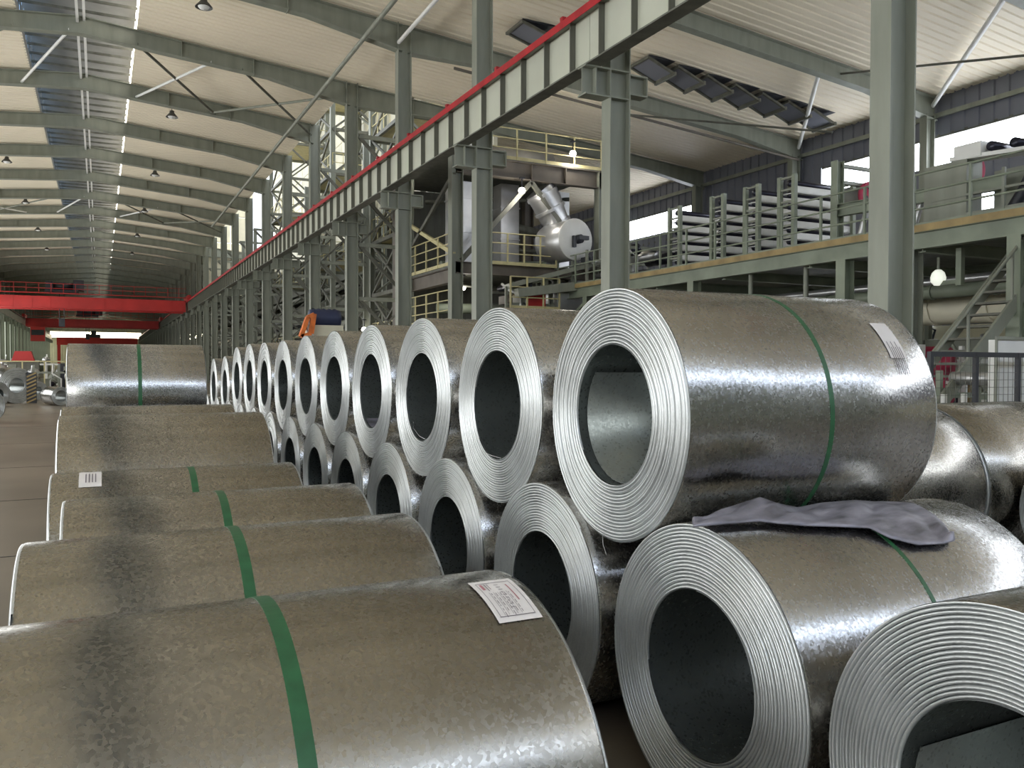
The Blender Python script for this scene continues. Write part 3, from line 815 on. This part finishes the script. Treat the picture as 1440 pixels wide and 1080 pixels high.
# slanted silver duct with elbow and the round vessel
t = thing('silver_elbow_duct', (15.0, 27.0, 7.9), 'silver clad duct elbow slanting down left of the second column', 'duct')
b = MB(); b.tube([(-.55, 0, .1), (-.25, 0, -.25), (.1, 0, -.9), (.35, 0, -1.2)], [.55, .58, .52, .45], 14); b.build('duct_body', 'duct', t)
for (x, z) in ((-.4, -.07), (-.08, -.57), (.23, -1.05)):
    b = MB(); b.tube([(x-.03, 0, z+.05), (x+.03, 0, z-.05)], .61 if z > -.8 else .53, 14); b.build('flange', 'duct', t)
t = thing('round_vessel', (14.4, 26.9, 6.05), 'horizontal silver vessel with round end plate and dark centre valve', 'vessel')
b = MB(); b.lathe([(0, 1.6), (.66, 1.6), (.72, 1.4), (.72, .05), (.66, 0)], axis='Y', n=32); b.build('shell', 'duct', t)
t.rotation_euler = (0, 0, math.radians(8)); t.location = (15.15, 25.5, 6.05)
b = MB(); b.lathe([(.74, .06), (.74, 0), (.2, -.03), (0, -.03)], axis='Y', n=32); b.build('end_plate', 'white', t)
b = MB(); b.lathe([(.16, -.03), (.16, -.22), (0, -.22)], (.05, 0, 0), 'Y', n=12); b.box(-.05, .4, -.25, -.1, -.02, .12); b.box(-.22, -.1, -.16, -.05, -.3, .1); b.build('valve', 'dark', t)
# conveyor arm and small deck below the vessel
t = thing('conveyor_arm', (12.6, 25.8, 4.3), 'sloping strip conveyor arm running under the round vessel', 'conveyor')
b = MB(); b.bar((.2, -.3, -.25), (3.4, -.6, .2), .4, .3); b.build('lower_beam', 'steel', t)
b = MB(); b.bar((0, 0, 0), (4.8, -.8, 1.35), .5, .16)
b.build('upper_beam', 'steel', t)
for i in range(8):
    b = MB(); b.lathe([(0, -.3), (.08, -.3), (.08, .3), (0, .3)], (.5+.5*i, -.08*i, .16+.14*i), 'Y', 10); b.build('roller', 'roller', t)
t = thing('small_deck', (12.5, 25.4, 3.2), 'dark cantilevered steel deck below the conveyor arm', 'deck')
b = MB(); b.ibar((0, 0, 0), (4.2, 0, .05), .3, .55); b.box(0, 4.2, 0, 2, .28, .33); b.bar((-.1, 0, -1.9), (.7, 0, -.2), .2, .22); b.build('beams', 'steel_d', t)
b = MB(); b.box(.9, 1.6, .4, 1.0, .33, 1.0); b.build('red_motor', 'crane', t)
b = MB(); b.box(2, 3.9, .3, 1.4, .33, .95); b.box(2.4, 3.2, .5, 1.1, .95, 1.3); b.build('roll_stand', 'duct', t)
railing((12.5, 25.35, 3.5), (14.4, 25.35, 3.5), step=.6, label='cream railing beside the small red motor')
# pipes and clutter inside furnace structure
for i in range(9):
    z = 1.2+i*.85; rnd = random.Random(i)
    stick('process_pipe', (fx0+.3+rnd.random(), fy0+1.5+rnd.random()*3, z), (fx1-.3, fy0+1.5+rnd.random()*3, z+rnd.uniform(-.3, .3)), rnd.choice((.08, .12, .2)), rnd.choice(('steel_d', 'duct', 'green')),
          'dim process pipe inside the furnace frame, %s from the floor' % ORD[i].replace('nearest', 'lowest'), 'pipe', 'process pipes inside the furnace frame')

# ------------------------------------------------------------------ elevated line platform
px, pz = 15.0, 4.3
pf = thing('line_platform', (px, 5, 0), 'long elevated green platform with rusty yellow edge at right', 'platform')
b = MB(); b.ibar((0, 0, pz-.18), (0, 25, pz-.18), .2, .36, tf=.03); b.build('edge_beam', 'green', pf)
b = MB(); b.box(-.13, -.11, 0, 25, pz-.02, pz+.12); b.build('kick_plate', 'yellow', pf)
b = MB(); b.box(-.1, 6.5, 0, 25, pz, pz+.04); b.build('deck', 'steel_d', pf)
b = MB(); b.ibar((6.3, 0, pz-.18), (6.3, 25, pz-.18), .2, .36)
for i in range(9): b.ibar((0, .5+i*3, pz-.3), (6.3, .5+i*3, pz-.3), .15, .25)
b.build('floor_beams', 'green', pf)
for (y, m_) in ((4.55, 'green'), (6.75, 'steel'), (8.5, 'green'), (13.8, 'green'), (19.5, 'green')):
    for x in (0.05, 6.2):
        b = MB(); b.ibar((x, y, 0), (x, y, pz-.36), .26, .3, up=(1, 0, 0)); b.build('leg', m_, pf)
for (ya, yb) in ((19.5, 22.3), (19.5, 17)):
    b = MB(); b.bar((0, ya, pz-.5), (0, yb, pz-1.9), .1, .1); b.build('knee_brace', 'green', pf)
railing((px-.1, 5.5, pz+.04), (px-.1, 30, pz+.04), step=1.25, m='green', label='thin rusty green railing along the elevated platform')
# roller towers
rt = MB()
def roller_tower(x, y, h, w, label, levels=6):
    t = thing('roller_tower', (x, y, pz+.04), label, 'roller tower', 'roller towers on the platform')
    for (a, c_) in ((0, 0), (0, .5), (w, 0), (w, .5)):
        b = MB(); b.bar((a, c_, 0), (a, c_, h), .11, .11); b.build('post', 'green', t)
    b = MB()
    for i in range(7):
        z = .25+i*(h-.3)/6
        b.bar((0, 0, z), (0, .5, z), .05, .05); b.bar((w, 0, z), (w, .5, z), .05, .05)
    b.build('rungs', 'steel', t)
    for i in range(levels):
        z = .2+i*(h-.35)/levels
        b = MB(); b.box(.05, w-.05, .03, .10, z, z+.17); b.box(.05, w-.05, .03, .48, z-.01, z+.01)
        o = b.build('shelf_beam', 'white', t)
        b = MB(); b.lathe([(0, .1), (.09, .1), (.09, w-.1), (0, w-.1)], (0, .28, z+.28), 'X', 12); b.build('roller', 'roller', t)
ty = [20.7, 18.7, 17.3, 16.0]
for i, y in enumerate(ty):
    roller_tower(16.0, y, 2.15, 2.1, 'green roller tower with stacked grey shelves, %s from the left' % ORD[i].replace('nearest', 'first'))
t = thing('roller_stand', (16.1, 14.7, pz+.04), 'pale green post frame with pink-red wheels left of the big column', 'roller stand')
b = MB(); b.ibar((0, 0, 0), (0, 0, 2.2), .2, .24, up=(1, 0, 0)); b.build('post', 'green', t)
b = MB(); b.ibar((0, 0, 1.0), (.3, -4.0, .95), .15, .3); b.build('side_beam', 'green', t)
b = MB(); b.bar((.1, 0, 2.1), (2.2, 0, 2.1), .1, .08); b.bar((.1, 0, 1.7), (2.2, 0, 1.7), .1, .08); b.box(.3, 2.0, .1, .3, 1.2, 1.6); b.build('cross_beams', 'steel', t)
for i in range(4):
    b = MB(); b.tube([(.1+.05*i, -.5-.45*i, .05), (.2+.05*i, -.7-.45*i, .9)], .07, 10); b.build('damper', 'duct', t)
for (x, y, z) in ((.9, -.2, 1.42), (.9, -2.9, 1.5)):
    b = MB(); b.lathe([(0, -.06), (.09, -.06), (.09, -.03), (.30, -.03), (.32, -.05), (.34, 0), (.34, .08), (.1, .1), (0, .1)], (x, y, z), 'Y', 24); o = b.build('wheel', 'pink', t, label='pink-red wheel')
    b = MB()
    for a in range(4): b.lathe([(0, -.05), (.05, -.05), (.05, -.02)], (x+.19*math.cos(a*PI/2+.4), y, z+.19*math.sin(a*PI/2+.4)), 'Y', 8)
    b.build('lightening_hole', 'dark', o)
# machine at far right on platform
t = thing('platform_machine', (16.2, 10.2, pz+.04), 'grey machine housing with top conveyor at right edge of the platform', 'machine')
b = MB(); b.box(0, .5, 1.2, 2.2, 0, 1.55); b.box(.6, .75, .2, 1.0, .3, 1.3); b.build('housing', 'steel', t)
b = MB(); b.bar((.2, 1.6, 1.6), (.6, -1.4, 1.45), .5, .08); b.box(.0, .4, .9, 1.5, 1.55, 1.85); b.build('conveyor_top', 'white', t)
for i in range(6):
    b = MB(); b.lathe([(0, -.3), (.1, -.3), (.1, .3), (0, .3)], (.35+.05*i, 1.2-.45*i, 1.75-.03*i), 'X', 12); b.build('roller', 'roller', t)
b = MB(); b.tube([(.2, .6, .0), (.3, .2, .7), (.25, -.1, 1.2)], .12, 10); b.build('hose', 'dark', t)
b = MB()
for y in (.4, -.6, -1.4): b.bar((0, y, 0), (0, y, 1.2), .06, .06)
for z in (.4, .8): b.bar((0, 2, z), (0, -1.4, z), .03, .05)
b.build('guard_frame', 'steel', t)
# below the platform
def bigpipe(p0, p1, r, m, label, bands=True):
    o = stick('large_pipe', p0, p1, r, m, label, 'pipe')
    d = Vector(p1)-Vector(p0)
    if bands:
        for i in range(int(d.length/1.5)):
            u = d*(i+.5)*1.5/d.length; e = d.normalized()*.04
            q = MB(); q.tube([u-e, u+e], r+.02, 20); q.build('band', m, o)
bigpipe((18.5, 10, 3.0), (18.5, 22, 3.0), .42, 'cream', 'large cream duct running under the platform')
bigpipe((17.0, 6, 3.25), (17.0, 24, 3.25), .16, 'green', 'green pipe slung under the platform')
bigpipe((17.6, 6, 3.55), (17.6, 26, 3.55), .1, 'duct', 'thin silver pipe slung under the platform', False)
b = MB(); b.bar((.6, 6.09, 3.2), (.6, 6.09, 3.95), .12, .12); b.bar((.6, 6.09, 3.28), (.6, 6.6, 3.28), .07, .09); b.build('hanger', 'green', pf)
t = thing('globe_lamp', (15.6, 11.58, 3.40), 'white globe lamp hanging under the platform right of the big column', 'lamp')
b = MB(); b.lathe([(0, -.17), (.08, -.16), (.14, -.08), (.15, 0), (.12, .1), (.06, .16), (0, .17)], n=20); b.build('globe', 'globe', t)
b = MB(); b.tube([(0, 0, .16), (0, 0, .42)], .03, 8); b.build('socket', 'steel', t)
for (y, z0, z1, w_) in ((16.8, 2.7, 4.1, 'left'), (14.9, 2.4, 4.1, 'right')):
    stick('hanging_post', (15.3, y, z0), (15.3, y, z1), .06, 'steel', 'short grey post hanging below the platform edge, %s of the two' % w_, 'post', 'posts hanging below the platform')
t = thing('process_tank', (21.9, 14.5, 0), 'low pale process tank under the platform behind the columns', 'tank')
b = MB(); b.box(-1.2, 1.2, -3, 8, .2, 2.3); b.build('body', 'steel', t)
for i in range(8):
    b = MB(); b.box(-1.26, -1.2, -2.8+i*1.35, -2.7+i*1.35, .2, 2.3); b.build('rib', 'steel_d', t)
window_strip(8, 'Y', XR-.06, 19, 27, 3.0, 3.6, 1.3)
# ------------------------------------------------------------------ right side: stairs, fence, pink machine, cabinet
st = thing('steel_stairs', (11.9, 9.5, 0), 'grey steel stairs climbing right beside the fence', 'stairs')
for y in (0, .8):
    b = MB(); b.bar((0, y, .0), (4.65, y, 4.2), .05, .24, up=(-.7, 0, .7)); b.build('stringer', 'steel', st)
tr = MB(); tr.box(-.13, .13, 0, .8, -.02, .02); trm = tr.mesh('tread', 'steel_d')
for i in range(18): link('tread', trm, st, (.25+i*.25, 0, .25+i*.226))
for i in range(4):
    b = MB(); b.bar((.5+i*1.2, 0, .45+i*1.08), (.5+i*1.2, 0, 1.45+i*1.08), .04, .04); b.build('rail_post', 'steel', st)
b = MB(); b.tube([(.2, 0, 1.2), (4.6, 0, 5.15)], .03, 8); b.build('handrail', 'steel', st)
fe = thing('mesh_fence', (10.1, 7.6, 0), 'black framed wire mesh fence right of the big column', 'fence')
for i in range(4):
    b = MB(); b.box(i*.95-.03, i*.95+.03, -.03, .03, 0, 1.75); b.build('post', 'dark', fe)
b = MB(); b.box(0, 3.0, -.025, .025, 1.68, 1.75); b.box(0, 3.0, -.02, .02, .1, .14); b.build('top_rail', 'dark', fe)
b = MB()
for i in range(1, 28): b.box(i*.105-.003, i*.105+.003, -.003, .003, .14, 1.68)
for i in range(14): b.box(0, 2.85, -.003, .003, .2+i*.105, .206+i*.105)
b.build('wire_mesh', 'steel_d', fe, kind='stuff')
pm_ = thing('pink_roll_machine', (15.3, 11.6, 0), 'machine with pink-red rolls behind the mesh fence', 'machine')
b = MB(); b.box(-.9, -.3, -.2, .2, .3, 2.0); b.box(-.7, -.5, -.22, -.2, 1.0, 1.3, 1); b.box(-.7, -.5, -.22, -.2, 1.5, 1.75, 1); b.build('white_frame', ['white', 'dark'], pm_)
b = MB(); b.box(-1.2, 1.8, -.3, .5, 0, .3); b.build('base', 'green', pm_)
for z in (1.65, 1.05):
    b = MB(); b.lathe([(0, -.3), (.12, -.3), (.12, -.2), (.33, -.2), (.33, .3), (0, .3)], (.35, 0, z), 'Y', 20); b.build('roll', 'pink', pm_, label='pink-red roll')
b = MB(); b.box(.8, .88, -.3, -.22, .3, 1.7); b.box(.3, 1.4, -.3, -.22, 1.2, 1.26); b.build('pipe_frame', 'white', pm_)
b = MB(); b.box(1.15, 1.25, -.2, -.1, .3, 1.8); b.build('yellow_post', 'yellow', pm_)
t = thing('wall_switchgear', (XR-.3, 19.5, 2.0), 'small cabinet with red sign on the cream wall behind stairs', 'switchgear')
b = MB(); b.box(0, .25, -.7, .7, -.3, .5); b.build('box', 'white', t)
b = MB(); b.box(-.02, 0, -.3, .4, 0, .2); b.build('red_sign', 'pink', t)
b = MB()
for i in range(5): b.tube([(.1, -.6+.3*i, .5), (.1, -.7+.3*i, .8), (.1, -.4+.3*i, .95)], .04, 6)
b.build('cables', 'dark', t)
t = thing('white_cabinet', (11.95, 7.9, .2), 'white panel cabinet at the right edge behind the fence', 'cabinet')
b = MB(); b.box(0, 1.2, 0, .12, 0, 1.75); b.build('body', 'white', t)
b = MB(); b.box(-.03, 0, -.03, .0, 0, 1.8); b.box(0, 1.2, -.03, 0, 1.75, 1.8); b.box(0, 1.2, -.03, 0, 0, .05); b.build('frame', 'steel', t)
for i in range(3):
    stick('bollard_pipe', (12.3+.5*i, 9.0, 0), (12.3+.5*i, 9.0, 1.1), .05, 'white', 'thin white guard pipe behind the mesh fence, %s of three' % ('left', 'middle', 'right')[i], 'pipe', 'white guard pipes behind the fence')

# ------------------------------------------------------------------ orange bracket and pale cabinet behind the pile
t = thing('hoist_cart', (5.25, 21.6, -.0), 'pale cabinet with dark blue motor and orange hook bracket behind the right pile', 'machine')
b = MB(); vs = [(-.55, 0, 0), (.65, 0, 0), (.65, .9, 0), (-.55, .9, 0), (-.35, 0, 2.6), (.5, 0, 2.6), (.5, .9, 2.6), (-.35, .9, 2.6)]
b.add(vs, [(0, 3, 2, 1), (4, 5, 6, 7), (0, 1, 5, 4), (1, 2, 6, 5), (2, 3, 7, 6), (3, 0, 4, 7)]); b.build('body', 'plinth', t)
b = MB(); b.lathe([(0, -.4), (.22, -.4), (.24, -.3), (.24, .3), (.22, .4), (0, .4)], (.1, .4, 2.8), 'X', 16)
for i in range(5): b.lathe([(.26, -.02), (.26, .02)], (-.2+.14*i, .4, 2.8), 'X', 16)
b.build('motor', 'blue', t)
b = MB(); b.bar((-.3, -.04, 2.2), (-.5, -.08, 2.65), .1, .1); b.build('white_strut', 'white', t)
b = MB(); b.bar((-.18, 0, 0), (.06, 0, .68), .18, .13); b.bar((.06, 0, .68), (.26, 0, .78), .18, .13); b.bar((.26, 0, .8), (.16, 0, .12), .18, .12); b.bar((-.18, 0, .02), (.16, 0, .12), .18, .12)
b.v = [(x*.75-.5, y-.1, z*.75+2.28) for x, y, z in b.v]
b.build('hook', 'orange', t, label='orange hook-shaped bracket')

# ------------------------------------------------------------------ far left: coils and line machinery on the floor
FB = coil_body(.68, .25, 1.1, 8, 48, 2.0)
def farcoil(X, Y, R, label, wide=1.1, rot=0, r=None):
    me = coil_body(R, r or R*.42, wide, 7, 40, X, rag=.002)
    coil(me, X, Y, R, label, None, strap=None, rot=rot, cat='steel coil')
farcoil(-3.6, 40.0, .72, 'big silver coil standing on the floor at the far left edge', 1.2, rot=-60)
farcoil(-4.05, 36.5, .46, 'coil with open bore at the left edge in front of the big silver one', .9, rot=-35)
farcoil(-3.2, 26.5, .45, 'coil cut off by the left edge on the aisle floor', .9, rot=-50)
farcoil(-1.75, 37.0, .36, 'small ring-faced coil left of the raised coil', .9, rot=-62, r=.22)
farcoil(-2.85, 43.0, .42, 'small silver coil beside the striped post', .8, rot=-60)
t = thing('striped_post', (-2.5, 39.2, 0), 'yellow and black hazard striped post by far left coils', 'post')
b = MB(); b.box(-.18, .18, -.1, .1, 0, 1.25); b.build('post', 'dark', t)
s_ = MB()
for i in range(8): s_.obox((0, -.105, .1+.15*i), Vector((1, 0, .5)).normalized(), (0, 1, 0), Vector((-.5, 0, 1)).normalized(), (.38, .01, .06))
s_.build('stripes', 'yellow', t)
t = thing('line_machine', (-2.6, 50, 0), 'low silver processing machinery across the far left floor', 'machine')
rnd = random.Random(5)
for i in range(16):
    b = MB(); x = -2.2+i*.28; h_ = rnd.uniform(.6, 1.7); y = rnd.uniform(0, 3)
    if i % 3 == 0: b.lathe([(0, -.3), (.3, -.3), (.3, .3), (0, .3)], (x, y, h_), 'Y', 14)
    else: b.box(x, x+rnd.uniform(.2, .5), y, y+.6, 0, h_)
    b.build('stand', rnd.choice(('duct', 'steel', 'dark', 'steel_b', 'duct')), t)
b = MB(); b.bar((-3, 0, 1.75), (2.5, 0, 1.75), .08, .06)
for i in range(6): b.bar((-3+i, 0, 0), (-3+i, 0, 1.75), .06, .06)
b.build('guard_rail', 'yrail', t)
t = thing('red_cabin', (-4.0, 56, 1.75), 'small red machine hood above the far left coils', 'machine')
b = MB(); b.add([(-.6, 0, 0), (.6, 0, 0), (.6, 1, 0), (-.6, 1, 0), (-.4, 0, .62), (.4, 0, .62), (.4, 1, .62), (-.4, 1, .62)], [(0, 3, 2, 1), (4, 5, 6, 7), (0, 1, 5, 4), (1, 2, 6, 5), (2, 3, 7, 6), (3, 0, 4, 7)])
b.build('hood', 'crane', t)
b = MB(); b.box(-.8, .8, .1, .9, -1.75, 0); b.build('base', 'steel_d', t)

# ------------------------------------------------------------------ process machinery on and under the platform
def machinery(x, y, z, w, d, h, seed, label, mats=('steel', 'duct', 'dark', 'green', 'steel_b'), name='process_machine', legs=True):
    """frame with rolls, motors, valves and pipes; local origin at the front left foot"""
    r = random.Random(seed); t = thing(name, (x, y, z), label, 'machine')
    if legs:
        b = MB()
        for i in range(3):
            for q in (0, d): b.bar((w*i/2, q, 0), (w*i/2, q, h*r.uniform(.75, 1)), .08, .08)
        for q in (0, d): b.bar((0, q, h*.7), (w, q, h*.7), .07, .09); b.bar((0, q, h*.15), (w, q, h*.15), .07, .09)
        b.build('frame', mats[0], t)
    for i in range(int(2+w)):
        b = MB(); zz = h*r.uniform(.25, .9); rr = h*r.uniform(.06, .14); xx = w*(i+.5)/int(2+w)
        b.lathe([(0, -.05), (rr*.5, -.05), (rr*.5, 0), (rr, .02), (rr, d-.02), (rr*.5, d), (0, d)], (xx, 0, zz), 'Y', 14); b.build('roll', r.choice(('roller', 'duct', 'duct')), t)
    for i in range(int(2+w*1.3)):
        b = MB(); xx = r.uniform(0, w*.9); a = r.uniform(.12, .4); c = r.uniform(.12, .4)*min(1, h); zz = r.choice((0, h*.15, h*.7))
        b.box(xx, xx+a, -.05, d*.5, zz, zz+c); b.box(xx+a*.2, xx+a*.8, -.09, -.05, zz+c*.2, zz+c*.6); b.build('housing', r.choice(mats), t)
    for i in range(int(1+w)):
        xx = r.uniform(0, w); b = MB(); pts = [(xx, -.06, 0), (xx, -.06, h*r.uniform(.3, .6))]; pts.append((xx+r.uniform(-.5, .5), -.08, pts[-1][2]+h*.15)); pts.append((pts[-1][0], d*.4, h*.95))
        b.tube(pts, r.uniform(.02, .05), 7); b.build('pipe', r.choice(('duct', 'yrail', 'steel', 'white')), t)
    return t
machinery(15.3, 22.4, pz+.04, 3.2, 1.2, 1.5, 1, 'cluttered roll machinery on the platform left of the roller towers')
machinery(15.3, 25.0, pz+.04, 2.6, 1.0, 1.3, 2, 'low machinery on the platform right behind the second column')
machinery(15.2, 27.6, pz+.04, 1.6, .9, 1.2, 3, 'pipework and valves at the left end of the platform')
machinery(12.6, 25.9, 3.58, 3.6, 1.3, .9, 4, 'rolls and valves crowded on the dark cantilevered deck')
machinery(15.4, 16.2, 0, 4.5, 1.6, 3.0, 5, 'dim machinery under the platform behind the third green leg')
machinery(15.4, 20.6, 0, 4.5, 1.6, 2.8, 6, 'dim machinery under the platform near its left end', mats=('white', 'duct', 'dark', 'green', 'steel_b'))
machinery(16.4, 11.6, 0, 4.0, 1.2, 2.4, 7, 'pale machinery behind the stairs under the platform', mats=('white', 'duct', 'dark', 'green', 'white'))
machinery(13.0, 8.9, 0, 1.9, .7, 1.5, 8, 'small guarded pipe machine behind the fence panels', mats=('green', 'white', 'yellow', 'steel', 'white'))
machinery(16.6, 7.9, pz+.04, 2.4, 1.4, 1.6, 9, 'dark motor and hose assembly at the right edge of the platform', mats=('steel', 'dark', 'blue', 'duct', 'dark'))
machinery(11.3, 29.2, 0, 4.0, 2, 3.0, 10, 'dark machinery at floor level inside the furnace frame')
machinery(12.0, 24.6, 0, 2.6, 1.2, 3.1, 11, 'tangle of pipes and valves under the cantilevered deck', mats=('steel_b', 'yrail', 'dark', 'steel', 'duct'))
machinery(-4.4, 44.8, 0, 1.2, 1.0, 1.6, 12, 'silver and dark strip machinery behind the striped post')
machinery(-2.9, 46.0, 0, 2.2, 1.0, 1.7, 13, 'silver strip machinery left of the raised coil')
machinery(-5.8, 60.0, 0, 5.5, 1.4, 2.3, 14, 'pale machinery row deep in the left side of the hall', mats=('white', 'duct', 'steel_b', 'duct', 'steel'))
# lamps that are lit in the process area
def lit_lamp(x, y, z, label, watt=60):
    t = thing('work_lamp', (x, y, z), label, 'lamp')
    b = MB(); b.lathe([(0, -.12), (.09, -.09), (.13, 0), (.09, .09), (0, .12)], n=12); b.build('glass', 'glow', t)
    b = MB(); b.tube([(0, 0, .1), (0, 0, .45)], .02, 6); b.box(-.08, .08, -.08, .08, .42, .46); b.build('bracket', 'dark', t)
    ld = bpy.data.lights.new('work_light', 'POINT'); ld.energy = watt*.5; ld.shadow_soft_size = .2; ld.color = (1, .95, .86)
    o = bpy.data.objects.new('work_light', ld); COL.objects.link(o); o.location = (x, y-.25, z-.3)
lit_lamp(15.6, 26.5, 9.35, 'lit lamp over the top furnace deck under the roof beam', 90)
lit_lamp(13.4, 26.3, 7.75, 'lit lamp under the deck girder above the white ducts', 120)
lit_lamp(12.2, 28.8, 4.5, 'lit lamp in the lower furnace deck behind the third column', 60)
lit_lamp(10.75, 30.8, 9.2, 'lit lamp high in the lattice behind the fifth column', 60)
lit_lamp(10.75, 42.8, 9.6, 'lit lamp high in the lattice behind the sixth column', 60)
lit_lamp(10.75, 30.8, 2.7, 'lit lamp low between the fourth and fifth columns', 60)
lit_lamp(10.75, 36.8, 3.2, 'lit lamp low in the lattice behind the orange hook', 60)
